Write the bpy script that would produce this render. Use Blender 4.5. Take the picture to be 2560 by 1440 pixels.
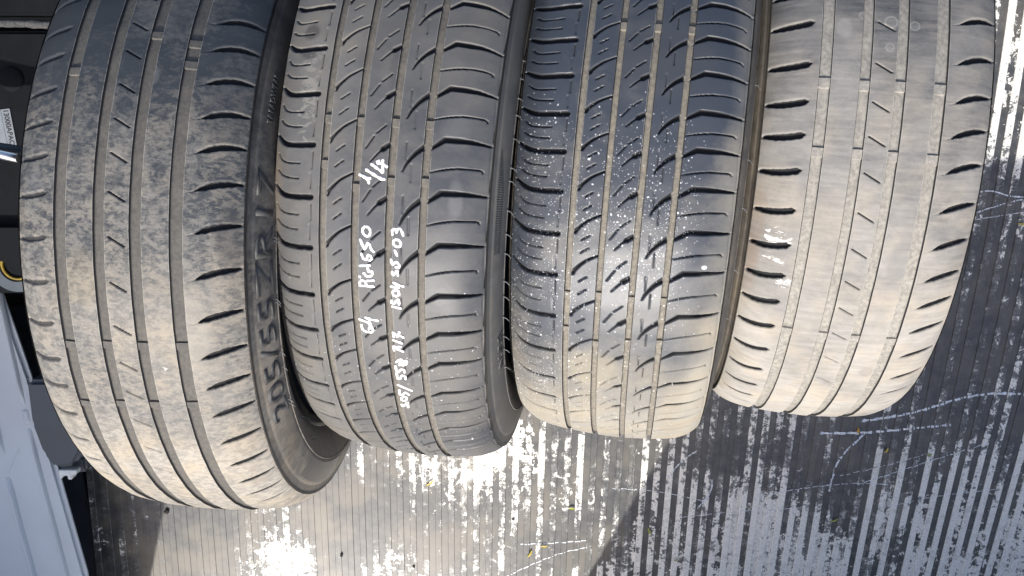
import bpy, bmesh, math, random
import numpy as np
from mathutils import Matrix, Vector
R_ = math.radians
random.seed(7); rng = np.random.default_rng(11)
for o in list(bpy.data.objects): bpy.data.objects.remove(o)
sc = bpy.context.scene; C = sc.collection

# ---------------------------------------------------------------- camera
CAM_H = 1.4735
cam = bpy.data.cameras.new('camera'); co = bpy.data.objects.new('camera', cam); C.objects.link(co)
cam.sensor_width = 36.0; cam.lens = 36.0 * 2402.2 / 2560; cam.clip_start = .02; cam.clip_end = 200
co.matrix_world = Matrix.Translation((0, 0, CAM_H)) @ Matrix.Rotation(-.0179, 4, 'Y') @ Matrix.Rotation(-.1823, 4, 'X')
sc.camera = co

# ---------------------------------------------------------------- sky, sun, exposure
SUN_EL, SUN_AZ = R_(46), R_(14)          # azimuth measured from -Y towards -X
sd = Vector((-math.sin(SUN_AZ) * math.cos(SUN_EL), -math.cos(SUN_AZ) * math.cos(SUN_EL), math.sin(SUN_EL)))
w = bpy.data.worlds.new('World'); sc.world = w; w.use_nodes = True
nt = w.node_tree; bg = nt.nodes['Background']
sky = nt.nodes.new('ShaderNodeTexSky'); sky.sky_type = 'NISHITA'; sky.sun_disc = False
sky.sun_elevation = SUN_EL; sky.sun_rotation = math.pi + SUN_AZ
sky.air_density = .75; sky.dust_density = 3.5; sky.ozone_density = .25
nt.links.new(sky.outputs[0], bg.inputs[0]); bg.inputs[1].default_value = .15
sl = bpy.data.lights.new('sun', 'SUN'); sl.energy = 3.15; sl.angle = R_(.53); sl.color = (1, .965, .905)
so = bpy.data.objects.new('sun', sl); C.objects.link(so); so.rotation_euler = sd.to_track_quat('Z', 'Y').to_euler()
sc.view_settings.view_transform = 'Standard'; sc.view_settings.look = 'None'
sc.view_settings.exposure = .70; sc.view_settings.gamma = 1
# ---------------------------------------------------------------- helpers
def tag(o, label=None, cat=None, group=None, kind=None):
    if label: o['label'] = label
    if cat: o['category'] = cat
    if group: o['group'] = group
    if kind: o['kind'] = kind
    return o
def empty(name, loc=(0, 0, 0)):
    o = bpy.data.objects.new(name, None); C.objects.link(o); o.location = loc; o.empty_display_size = .05; return o
def mesh_obj(name, v, f, mat, parent=None, smooth=True, su=None):
    me = bpy.data.meshes.new(name)
    v = np.asarray(v, np.float32)
    if isinstance(f, np.ndarray):
        n = len(f); k = f.shape[1]
        me.vertices.add(len(v)); me.vertices.foreach_set('co', v.ravel())
        me.loops.add(n * k); me.loops.foreach_set('vertex_index', f.ravel().astype(np.int32))
        me.polygons.add(n); me.polygons.foreach_set('loop_start', np.arange(0, n * k, k, dtype=np.int32))
        me.polygons.foreach_set('loop_total', np.full(n, k, np.int32)) if bpy.app.version < (4, 0, 0) else None
        me.update(calc_edges=True)
    else:
        me.from_pydata(v.tolist(), [], f)
    me.polygons.foreach_set('use_smooth', np.full(len(me.polygons), smooth))
    if su is not None:
        a = me.attributes.new('su', 'FLOAT_VECTOR', 'POINT'); a.data.foreach_set('vector', np.asarray(su, np.float32).ravel())
    me.materials.append(mat)
    o = bpy.data.objects.new(name, me); C.objects.link(o)
    if parent: o.parent = parent
    return o
def grid_faces(nr, nc, flip=False, wrap=False):
    r = np.arange(nr if wrap else nr - 1)[:, None]; c = np.arange(nc - 1)[None]
    r2 = (r + 1) % nr
    q = np.stack([r * nc + c, r * nc + c + 1, r2 * nc + c + 1, r2 * nc + c], -1).reshape(-1, 4)
    return q[:, ::-1].copy() if flip else q
def prism(name, poly, z0, z1, mat, parent=None, axes='xyz', bevel=0):
    """extruded polygon; axes 'xzy' puts the outline in the XZ plane"""
    n = len(poly); v = []
    for z in (z0, z1):
        for a, b in poly: v.append((a, b, z) if axes == 'xyz' else (a, z, b))
    f = [list(range(n))[::-1], list(range(n, 2 * n))] + [[i, (i + 1) % n, n + (i + 1) % n, n + i] for i in range(n)]
    o = mesh_obj(name, v, f, mat, parent, smooth=False)
    bm = bmesh.new(); bm.from_mesh(o.data); bmesh.ops.recalc_face_normals(bm, faces=bm.faces)
    if bevel: bmesh.ops.bevel(bm, geom=bm.edges[:], offset=bevel, segments=2, affect='EDGES')
    bm.to_mesh(o.data); bm.free(); return o
def tube(path, rad, n=8, cap=True):
    path = np.asarray(path, float); m = len(path); rad = np.broadcast_to(rad, m)
    t = np.gradient(path, axis=0); t /= np.linalg.norm(t, axis=1)[:, None]
    up = np.array([0, 0, 1.]) if abs(t[0, 2]) < .9 else np.array([1., 0, 0])
    a = np.cross(t, up); a /= np.linalg.norm(a, axis=1)[:, None] + 1e-9; b = np.cross(t, a)
    ph = np.linspace(0, 2 * np.pi, n, endpoint=False)
    v = path[:, None] + rad[:, None, None] * (np.cos(ph)[None, :, None] * a[:, None] + np.sin(ph)[None, :, None] * b[:, None])
    v = v.reshape(-1, 3).tolist(); f = []
    for i in range(m - 1):
        for j in range(n): f.append([i * n + j, i * n + (j + 1) % n, (i + 1) * n + (j + 1) % n, (i + 1) * n + j])
    if cap: f += [list(range(n))[::-1], list(range((m - 1) * n, m * n))]
    return v, f

# ---------------------------------------------------------------- materials
class NB:
    def __init__(s, name):
        s.m = bpy.data.materials.new(name); s.m.use_nodes = True; s.t = s.m.node_tree; s.p = s.t.nodes['Principled BSDF']
    def n(s, typ, **kw):
        nd = s.t.nodes.new(typ)
        for k, v in kw.items():
            if k.startswith('i_'):
                key = k[2:]; key = int(key) if key.isdigit() else key.replace('_', ' ')
                s.put(nd.inputs[key], v)
            else: setattr(nd, k, v)
        return nd
    def put(s, inp, v):
        if isinstance(v, bpy.types.NodeSocket): s.t.links.new(v, inp)
        else:
            try: inp.default_value = v
            except Exception: inp.default_value = (*v, 1)
    def math(s, op, a, b=0., c=0., clamp=False):
        nd = s.t.nodes.new('ShaderNodeMath'); nd.operation = op; nd.use_clamp = clamp
        s.put(nd.inputs[0], a); s.put(nd.inputs[1], b); s.put(nd.inputs[2], c); return nd.outputs[0]
    def noise(s, vec, scale, detail=4, rough=.55, dist=0., w=None):
        nd = s.n('ShaderNodeTexNoise', noise_dimensions='3D'); s.put(nd.inputs['Vector'], vec)
        nd.inputs['Scale'].default_value = scale; nd.inputs['Detail'].default_value = detail
        nd.inputs['Roughness'].default_value = rough; nd.inputs['Distortion'].default_value = dist; return nd.outputs[0]
    def ramp(s, x, a, b, lo=0., hi=1.):
        nd = s.n('ShaderNodeMapRange', interpolation_type='SMOOTHSTEP'); s.put(nd.inputs[0], x)
        for i, v in enumerate((a, b, lo, hi)): s.put(nd.inputs[1 + i], v)
        return nd.outputs[0]
    def mix(s, f, a, b):
        nd = s.n('ShaderNodeMix', data_type='RGBA'); s.put(nd.inputs[0], f); s.put(nd.inputs[6], a); s.put(nd.inputs[7], b); return nd.outputs[2]
    def scale(s, vec, sc3, off=(0, 0, 0)):
        nd = s.n('ShaderNodeMapping'); s.put(nd.inputs[0], vec); nd.inputs[3].default_value = sc3; nd.inputs[1].default_value = off; return nd.outputs[0]
    def out(s, **kw):
        for k, v in kw.items(): s.put(s.p.inputs[k.replace('_', ' ')], v)
        return s.m
    def bump(s, h, strength=.3, dist=.001):
        nd = s.n('ShaderNodeBump'); nd.inputs['Strength'].default_value = strength; nd.inputs['Distance'].default_value = dist
        s.put(nd.inputs['Height'], h); s.put(s.p.inputs['Normal'], nd.outputs[0])
def coord(b):
    return b.n('ShaderNodeTexCoord').outputs['Object']
def plain(name, col, rough=.5, metal=0., noise_amt=.15, ns=60, spec=.5):
    b = NB(name); c = coord(b); n = b.noise(c, ns); k = b.ramp(n, .3, .7, 1 - noise_amt, 1 + noise_amt)
    mul = b.n('ShaderNodeVectorMath', operation='SCALE'); b.put(mul.inputs[0], col[:3]) if False else None
    mul.inputs[0].default_value = col[:3]; b.put(mul.inputs[3], k)
    b.put(b.p.inputs['Base Color'], mul.outputs[0]); b.out(Metallic=metal, Specular_IOR_Level=spec)
    b.put(b.p.inputs['Roughness'], b.ramp(n, .3, .7, rough * .85, min(1, rough * 1.15))); return b.m

def rubber(name, seed, clean_or_shade, dust, zones, base=.25, mottle=.3, specks=0., groove=.10, groove_col=(.12, .11, .10), rough=.5, streak=0., mot_scale=45, blobs=()):
    """zones: list of (axis, a, b, amount): pale tone, dust and painted sunlight alike, added as s or u (metres along / across the tread) goes from a to b"""
    b = NB(name); at = b.n('ShaderNodeAttribute', attribute_name='su').outputs['Vector']
    oc = b.n('ShaderNodeVectorMath', operation='ADD'); b.put(oc.inputs[0], at); oc.inputs[1].default_value = (seed * 1.37, seed * 2.11, 0)
    flat = b.n('ShaderNodeVectorMath', operation='MULTIPLY'); b.put(flat.inputs[0], oc.outputs[0]); flat.inputs[1].default_value = (1, 1, 0)
    v = flat.outputs[0]
    sep = b.n('ShaderNodeSeparateXYZ'); b.put(sep.inputs[0], at); S, U, D = sep.outputs
    big = b.noise(v, 9, 3, .5, .6); mid = b.noise(b.scale(v, (1.5, .85, 1)), mot_scale, 6, .72, .25); fine = b.noise(v, 260, 4, .65)
    grain = b.noise(v, 1400, 2, .6)
    f = b.math('ADD', base, b.math('MULTIPLY', b.math('SUBTRACT', big, .5), 1.0))
    wob = b.math('MULTIPLY', b.math('SUBTRACT', b.noise(v, 14, 4, .6), .5), .09)
    for ax, a0, a1, amt in zones:
        x = b.math('ADD', S if ax == 's' else U, wob if ax == 's' else b.math('MULTIPLY', wob, .35))
        f = b.math('ADD', f, b.ramp(x, a0, a1, 0, amt) if a1 > a0 else b.ramp(x, a1, a0, amt, 0))
    # mottled residue with crisp edges
    m1 = b.ramp(b.math('ADD', mid, b.math('MULTIPLY', fine, .35)), .60, .74)
    m2 = b.ramp(b.math('ADD', b.noise(b.scale(v, (1.7, .8, 1)), mot_scale * 2.4, 6, .74, .2), b.math('MULTIPLY', fine, .3)), .60, .70)
    mo = b.ramp(S, -.24, .0, .35, 1.)
    f = b.math('ADD', f, b.math('MULTIPLY', b.math('MULTIPLY', m1, mo), mottle))
    f = b.math('SUBTRACT', f, b.math('MULTIPLY', b.math('MULTIPLY', m2, mo), mottle * .55))
    f = b.math('ADD', f, b.math('MULTIPLY', b.math('SUBTRACT', grain, .5), .16))
    if streak:
        st = b.noise(b.scale(v, (1, .09, 1)), 240, 4, .6)
        f = b.math('ADD', f, b.math('MULTIPLY', b.math('SUBTRACT', st, .5), streak))
    f = b.math('MULTIPLY', f, 1., clamp=True)
    col = b.mix(f, (*clean_or_shade, 1), (*dust, 1))
    # warm/cool drift inside the dust
    tint = b.ramp(b.noise(v, 22, 3), .4, .65)
    col = b.mix(b.math('MULTIPLY', tint, b.math('MULTIPLY', f, .45)), col, (dust[0] * 1.05, dust[1] * .92, dust[2] * .72, 1))
    # stains and scuffs of their own shape, and painted shade: (s, u, half length, half width, amount, colour, kind)
    for bs, bu, ls, lu, amt, bc, kind in blobs:
        dx = b.math('DIVIDE', b.math('SUBTRACT', S, bs), ls); dy = b.math('DIVIDE', b.math('SUBTRACT', U, bu), lu)
        d = b.math('SQRT', b.math('ADD', b.math('MULTIPLY', dx, dx), b.math('MULTIPLY', dy, dy)))
        if kind == 'ring':
            q = b.math('MULTIPLY', b.ramp(b.math('ABSOLUTE', b.math('SUBTRACT', b.math('ADD', d, b.math('MULTIPLY', b.math('SUBTRACT', fine, .5), .2)), .85)), .02, .2, 1, .25), b.ramp(d, .95, 1.1, 1, 0))
        elif kind == 'scuff':
            n_ = b.noise(b.scale(v, (1.2, .5, 1)), 190, 5, .7, .6); q = b.ramp(b.math('SUBTRACT', n_, b.math('MULTIPLY', d, .16)), .42, .47)
            q = b.math('MULTIPLY', q, b.ramp(d, .8, 1.15, 1, 0))
        else:
            q = b.ramp(b.math('ADD', d, b.math('MULTIPLY', b.math('SUBTRACT', b.noise(v, 55, 5, .65), .5), .9)), .55, 1.05, 1, 0)
        col = b.mix(b.math('MULTIPLY', q, amt), col, (*bc, 1))
    # dirt lying on the floor of the grooves; bare black rubber on the groove walls; slots and sipes blackened to paint their shade
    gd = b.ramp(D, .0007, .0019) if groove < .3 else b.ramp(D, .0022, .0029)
    gcol = b.mix(b.math('MULTIPLY', b.ramp(b.math('ADD', fine, b.math('MULTIPLY', mid, .5)), .55, .95, .45, 1.), groove), (*clean_or_shade, 1), (*groove_col, 1))
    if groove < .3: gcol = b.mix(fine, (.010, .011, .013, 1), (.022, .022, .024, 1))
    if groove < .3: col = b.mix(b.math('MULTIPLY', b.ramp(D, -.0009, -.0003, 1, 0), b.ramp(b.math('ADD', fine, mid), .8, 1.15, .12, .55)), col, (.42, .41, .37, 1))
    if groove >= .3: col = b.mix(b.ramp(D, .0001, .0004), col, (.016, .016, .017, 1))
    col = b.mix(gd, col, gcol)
    ff = b.math('MAXIMUM', f, gd)
    if specks:
        def dots(scale, thr, prob, amt):
            vo = b.n('ShaderNodeTexVoronoi', feature='F1'); dv = b.n('ShaderNodeVectorMath', operation='ADD')
            b.put(dv.inputs[0], v); nz = b.n('ShaderNodeTexNoise'); b.put(nz.inputs['Vector'], v); nz.inputs['Scale'].default_value = scale * 1.3
            sb = b.n('ShaderNodeVectorMath', operation='SCALE'); b.put(sb.inputs[0], nz.outputs['Color']); sb.inputs[3].default_value = .9 / scale; b.put(dv.inputs[1], sb.outputs[0])
            b.put(vo.inputs['Vector'], dv.outputs[0]); vo.inputs['Scale'].default_value = scale
            sp = b.n('ShaderNodeSeparateXYZ'); b.put(sp.inputs[0], vo.outputs['Color'])
            size = b.math('MULTIPLY', sp.outputs[1], thr)
            on = b.math('LESS_THAN', vo.outputs['Distance'], size)
            dens = b.math('LESS_THAN', sp.outputs[0], prob)
            return b.math('MULTIPLY', b.math('MULTIPLY', on, dens), amt)
        reg = b.ramp(b.noise(v, 7, 3, .6), .36, .66, .05, 1.)
        for ax, a0, a1 in specks[1]:
            x = b.math('ADD', S if ax == 's' else U, wob)
            reg = b.math('MULTIPLY', reg, b.ramp(x, a0, a1) if a1 > a0 else b.ramp(x, a1, a0, 1, 0))
        q = specks[0]
        d = b.math('MAXIMUM', dots(330, .30, b.math('MULTIPLY', reg, .8 * q), .7), dots(150, .20, b.math('MULTIPLY', reg, .22 * q), .9))
        d = b.math('MAXIMUM', d, dots(620, .40, b.math('MULTIPLY', reg, .9 * q), .45))
        col = b.mix(d, col, (.62, .64, .66, 1))
    b.put(b.p.inputs['Base Color'], col)
    b.put(b.p.inputs['Roughness'], b.ramp(ff, 0, .8, rough, .92)); b.out(Specular_IOR_Level=.5)
    h = b.math('ADD', b.math('MULTIPLY', fine, .5), b.math('ADD', b.math('MULTIPLY', grain, .35), b.math('MULTIPLY', mid, .8)))
    b.bump(h, .35, .0006)
    return b.m

# ---------------------------------------------------------------- tyres
def drop(u):
    a = np.abs(u); return 1.1 * a ** 2 + 1500 * np.maximum(a - .045, 0) ** 4
def tread_prof(u, R):
    a = np.abs(u); sl = -(2.2 * a + 6000 * np.maximum(a - .045, 0) ** 3) * np.sign(u)
    n = np.stack([-sl, np.ones_like(u)], -1); n /= np.linalg.norm(n, axis=-1)[..., None]
    return R - drop(u), n
UE = .103
# outer sidewall, bead, inner liner: (u, depth below crown radius); right-hand side
SIDE = [(.1030, None), (.1052, .0300), (.1058, .0320), (.1072, .0345), (.1092, .0410), (.1108, .0490), (.1118, .0580), (.1120, .0612), (.1129, .0620), (.1119, .0628), (.1116, .0680), (.1108, .0760), (.1090, .0850), (.1066, .0925), (.1046, .0975), (.1040, .0990)]
BEAD = [(.1040, .0990), (.1052, .1002), (.1050, .1022), (.1022, .1060), (.0985, .1095), (.0940, .1120), (.0880, .1128), (.0820, .1118), (.0800, .1098), (.0822, .1070), (.0860, .1040)]
LINER = [(.0860, .1040), (.0930, .0960), (.0985, .0850), (.1010, .0720), (.1010, .0600), (.0975, .0460), (.0900, .0350), (.0760, .0270), (.0500, .0200), (0, .0175)]
def catmull(P, k):
    P = np.asarray(P, float); Q = np.vstack([2 * P[0] - P[1], P, 2 * P[-1] - P[-2]]); out = []
    for i in range(1, len(Q) - 2):
        for t in np.linspace(0, 1, k, endpoint=False):
            out.append(.5 * ((2 * Q[i]) + (-Q[i - 1] + Q[i + 1]) * t + (2 * Q[i - 1] - 5 * Q[i] + 4 * Q[i + 1] - Q[i + 2]) * t * t + (-Q[i - 1] + 3 * Q[i] - 3 * Q[i + 1] + Q[i + 2]) * t ** 3))
    out.append(P[-1]); return np.array(out)
def lathe_pts(u, r, th):
    """local frame: axle along x, theta from the top towards -y"""
    u, r, th = np.broadcast_arrays(u, r, th)
    return np.stack([u, -r * np.sin(th), r * np.cos(th)], -1)

def side_curve(s, prof, k):
    d0 = s.R - tread_prof(np.array([s.ue]), s.R)[0][0]
    pr = np.array([(a, d0 if b is None else b) for a, b in prof], float)
    if d0 > .0285: pr = np.array([p for i, p in enumerate(pr) if i == 0 or p[1] > d0 + .001])
    else: pr[0, 1] = d0
    pr[:, 0] += (s.ue - .103) + s.bulge * np.exp(-((pr[:, 1] - .062) / .022) ** 2)
    return catmull(pr, k)
class Tyre:
    def __init__(s, name, x, y, yaw, lean, R, gu, gw, gd, thmin, mats, label, step=.00074, bulge=.0, ue=.103, c=0.):
        s.ue, s.bulge, s.c = ue, bulge, c
        s.R, s.gu, s.gw, s.gd, s.mats = R, gu, gw, gd, mats
        s.root = empty(name); tag(s.root, label, 'tyre', 'four used tyres standing in a row')
        s.root.matrix_world = Matrix.Translation((x, y, R * math.cos(lean) + .09 * abs(math.sin(lean)))) @ Matrix.Rotation(yaw, 4, 'Z') @ Matrix.Rotation(lean, 4, 'Y')
        dth = step / R
        fine = np.arange(thmin, 1.32, dth)
        a0, a1 = fine[-1], fine[0] + 2 * np.pi
        s.th = np.concatenate([fine, np.linspace(a0, a1, 150)[1:-1]]); s.nf = len(fine)
        cols = []; s.strips = []
        edges = [c - ue] + sum([[g - w, g + w] for g, w in zip(gu, gw)], []) + [c + ue]
        for i in range(len(edges) - 1):
            a, b = edges[i], edges[i + 1]
            if i % 2: # groove
                wl = .0009; inner = np.linspace(a + wl, b - wl, max(4, int((b - a - 2 * wl) / .001)))
                c = np.concatenate([[a, a + .0003], inner, [b - .0003, b]])
            else: c = np.linspace(a, b, int(round((b - a) / .00085)) + 1)
            i0 = len(cols) - 1 if cols else 0
            cols = list(cols) + list(c if not cols else c[1:])
            s.strips.append((i0, len(cols) - 1))
        s.u = np.array(cols)
        s.H = np.zeros((len(s.th), len(s.u)), np.float32); s.K = np.zeros_like(s.H)
        for k, (g, wd) in enumerate(zip(gu, gw)):
            d = np.abs(s.u - g); wl = np.clip((wd - d) / .0009, 0, 1)
            # ragged groove edge and slightly uneven floor
            prof = gd[k] * (wl ** .8) * (1 - .12 * (d / wd) ** 2 * (d < wd))
            s.H = np.maximum(s.H, np.broadcast_to(prof, s.H.shape).astype(np.float32))
    def stamp(s, pts, hw, depth, soft=.0004, rag=0., chamfer=0.):
        """cut a slot along pts [(theta, u)...]; hw = half width at each point"""
        P = np.array([(t * s.R, u) for t, u in pts]); hw = np.broadcast_to(np.asarray(hw, float), len(P)); m = hw.max() + .002
        if chamfer: s.stamp([(t - chamfer * .9 / s.R, u) for t, u in pts], hw * .9, chamfer * .75, soft=chamfer * .7)
        r0, r1 = np.searchsorted(s.th, [(P[:, 0].min() - m) / s.R, (P[:, 0].max() + m) / s.R])
        c0, c1 = np.searchsorted(s.u, [P[:, 1].min() - m, P[:, 1].max() + m])
        if r1 - r0 < 3 or c1 - c0 < 2: return
        X, Y = np.meshgrid(s.th[r0:r1] * s.R, s.u[c0:c1], indexing='ij'); best = np.full(X.shape, -1.)
        rg = rag * np.sin(Y * 2400 + X * 900 + P[0, 0] * 77) * np.sin(Y * 1300 + 3 * P[0, 0]) if rag else 0
        for i in range(len(P) - 1):
            a, b = P[i], P[i + 1]; d = b - a; L = d @ d + 1e-12
            t = np.clip(((X - a[0]) * d[0] + (Y - a[1]) * d[1]) / L, 0, 1)
            dist = np.hypot(X - a[0] - t * d[0], Y - a[1] - t * d[1])
            best = np.maximum(best, hw[i] + t * (hw[i + 1] - hw[i]) - dist + rg)
        k = np.clip(best / soft * .5 + .5, 0, 1); k = k * k * (3 - 2 * k)
        if hw.max() < .0009: s.K[r0:r1, c0:c1] = np.maximum(s.K[r0:r1, c0:c1], np.clip((best + .00008) / .0005, 0, 1) * .0030 * min(1, depth / .0018))
        s.H[r0:r1, c0:c1] = np.maximum(s.H[r0:r1, c0:c1], (depth * k).astype(np.float32))
    def raise_(s, fn):
        s.H -= fn(s.th[:, None], s.u[None]).astype(np.float32)
    def build(s):
        r, n = tread_prof(s.u - s.c, s.R); rr = r[None] - s.H * n[None, :, 1]; uu = s.u[None] - s.H * n[None, :, 0]
        # very slight lumpiness of worn rubber
        T, U = s.th[:, None], s.u[None]
        rr = rr + .00022 * np.sin(T * 23 + U * 61) * np.sin(T * 9.3 - U * 140 + 1) + .00012 * np.sin(T * 71 + U * 33)
        P = lathe_pts(uu, rr, T + 0 * U)
        TS = np.where(T > np.pi, T - 2 * np.pi, T); su = np.stack([TS * s.R + 0 * U, U + 0 * T, np.maximum(s.H, s.K)], -1)
        nr = len(s.th)
        for i, (a, b) in enumerate(s.strips):
            nm = 'groove' if i % 2 else ('shoulder_rib' if i in (0, len(s.strips) - 1) else 'tread_rib')
            sz = su[:, a:b + 1].copy()
            if not i % 2:
                for c_ in ((0,) if i == len(s.strips) - 1 else (-1,) if i == 0 else (0, -1)): sz[:, c_, 2] = np.where(sz[:, c_, 2] > 0, sz[:, c_, 2], -.001)
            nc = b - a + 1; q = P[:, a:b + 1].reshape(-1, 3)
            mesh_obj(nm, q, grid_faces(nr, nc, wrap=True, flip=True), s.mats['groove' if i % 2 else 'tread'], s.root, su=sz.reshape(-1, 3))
        th = np.linspace(-np.pi, np.pi, 360, endpoint=False)
        for sg in (1, -1):
            for nm, prof, mat, k in (('sidewall', SIDE, 'side', 4), ('bead', BEAD, 'bead', 3)):
                pr = side_curve(s, prof, k)
                u_, r_ = s.c + pr[:, 0] * sg, s.R - pr[:, 1]
                q = lathe_pts(u_[None], r_[None], th[:, None]); S = np.stack([th[:, None] * s.R + 0 * u_[None], u_[None] + sg * (pr[:, 1] - .02)[None] + 0 * th[:, None], 0 * u_[None] + 0 * th[:, None]], -1)
                mesh_obj(nm, q.reshape(-1, 3), grid_faces(len(th), len(u_), wrap=True, flip=sg > 0), s.mats[mat], s.root, su=S.reshape(-1, 3))
        pr = catmull([(a + (s.ue - .103 if i < 5 else 0), b) for i, (a, b) in enumerate(LINER)], 2); u_ = s.c + np.concatenate([pr[:, 0], -pr[::-1][1:, 0]]); r_ = s.R - np.concatenate([pr[:, 1], pr[::-1][1:, 1]])
        th = np.linspace(0, 2 * np.pi, 180, endpoint=False)
        q = lathe_pts(u_[None], r_[None], th[:, None])
        mesh_obj('inner_liner', q.reshape(-1, 3), grid_faces(len(th), len(u_), wrap=True), M_LINER, s.root)
        return s
    def surf(s, th, u, h=0.):
        th = np.asarray(th, float); u = np.asarray(u, float); r, n = tread_prof(u - s.c, s.R)
        return lathe_pts(u + h * n[..., 0], r + h * n[..., 1], th)
    def side(s, th, d, h=0., sg=1):
        """point on the outer sidewall at depth d below the crown radius, raised by h"""
        pr = side_curve(s, SIDE, 6); d = np.asarray(d, float)
        u = np.interp(d, pr[:, 1], pr[:, 0]); e = .0005
        du = (np.interp(d + e, pr[:, 1], pr[:, 0]) - np.interp(d - e, pr[:, 1], pr[:, 0])) / (2 * e)
        n = np.stack([np.ones_like(du), du], -1); n /= np.linalg.norm(n, axis=-1)[..., None]
        return lathe_pts(s.c + sg * (u + h * n[..., 0]), s.R - d + h * n[..., 1], th)
    def wear_bar(s, k, th, length=.010, h=None, mat=None):
        g, wd, D = s.gu[k], s.gw[k], s.gd[k]; h = h or D * .55
        i = s.strips[2 * k + 1]; ts = np.array([-.5, -.42, 0, .42, .5]) * length / s.R + th; hs = np.array([.02, 1, 1, 1, .02]) * h
        us = np.linspace(g - wd + .0002, g + wd - .0002, 6)
        T, U = np.meshgrid(ts, us, indexing='ij'); Hh = -D + hs[:, None] + 0 * U
        P = s.surf(T, U, Hh)
        su = np.stack([T * s.R, U, 0 * U + .004], -1)
        o = mesh_obj('wear_bar', P.reshape(-1, 3), grid_faces(5, 6, flip=True), mat or s.mats['groove'], s.root, smooth=False, su=su.reshape(-1, 3))
        # the little moulded notch mark ahead of the bar
        return o
    def hair(s, th, d, length=.006, sg=1, bend=1.):
        p0 = s.side(th, d, -.0005, sg); p1 = s.side(th, d, length, sg)
        mid = s.side(th + .004 * bend, d, length * .55, sg); end = s.side(th + .016 * bend, d, length, sg)
        v, f = tube(catmull([p0, mid, end], 3), [.0007, .0006, .00055, .0005, .00045, .0004, .00025], 5)
        return mesh_obj('rubber_hair', v, f, M_HAIR, s.root)
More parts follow.
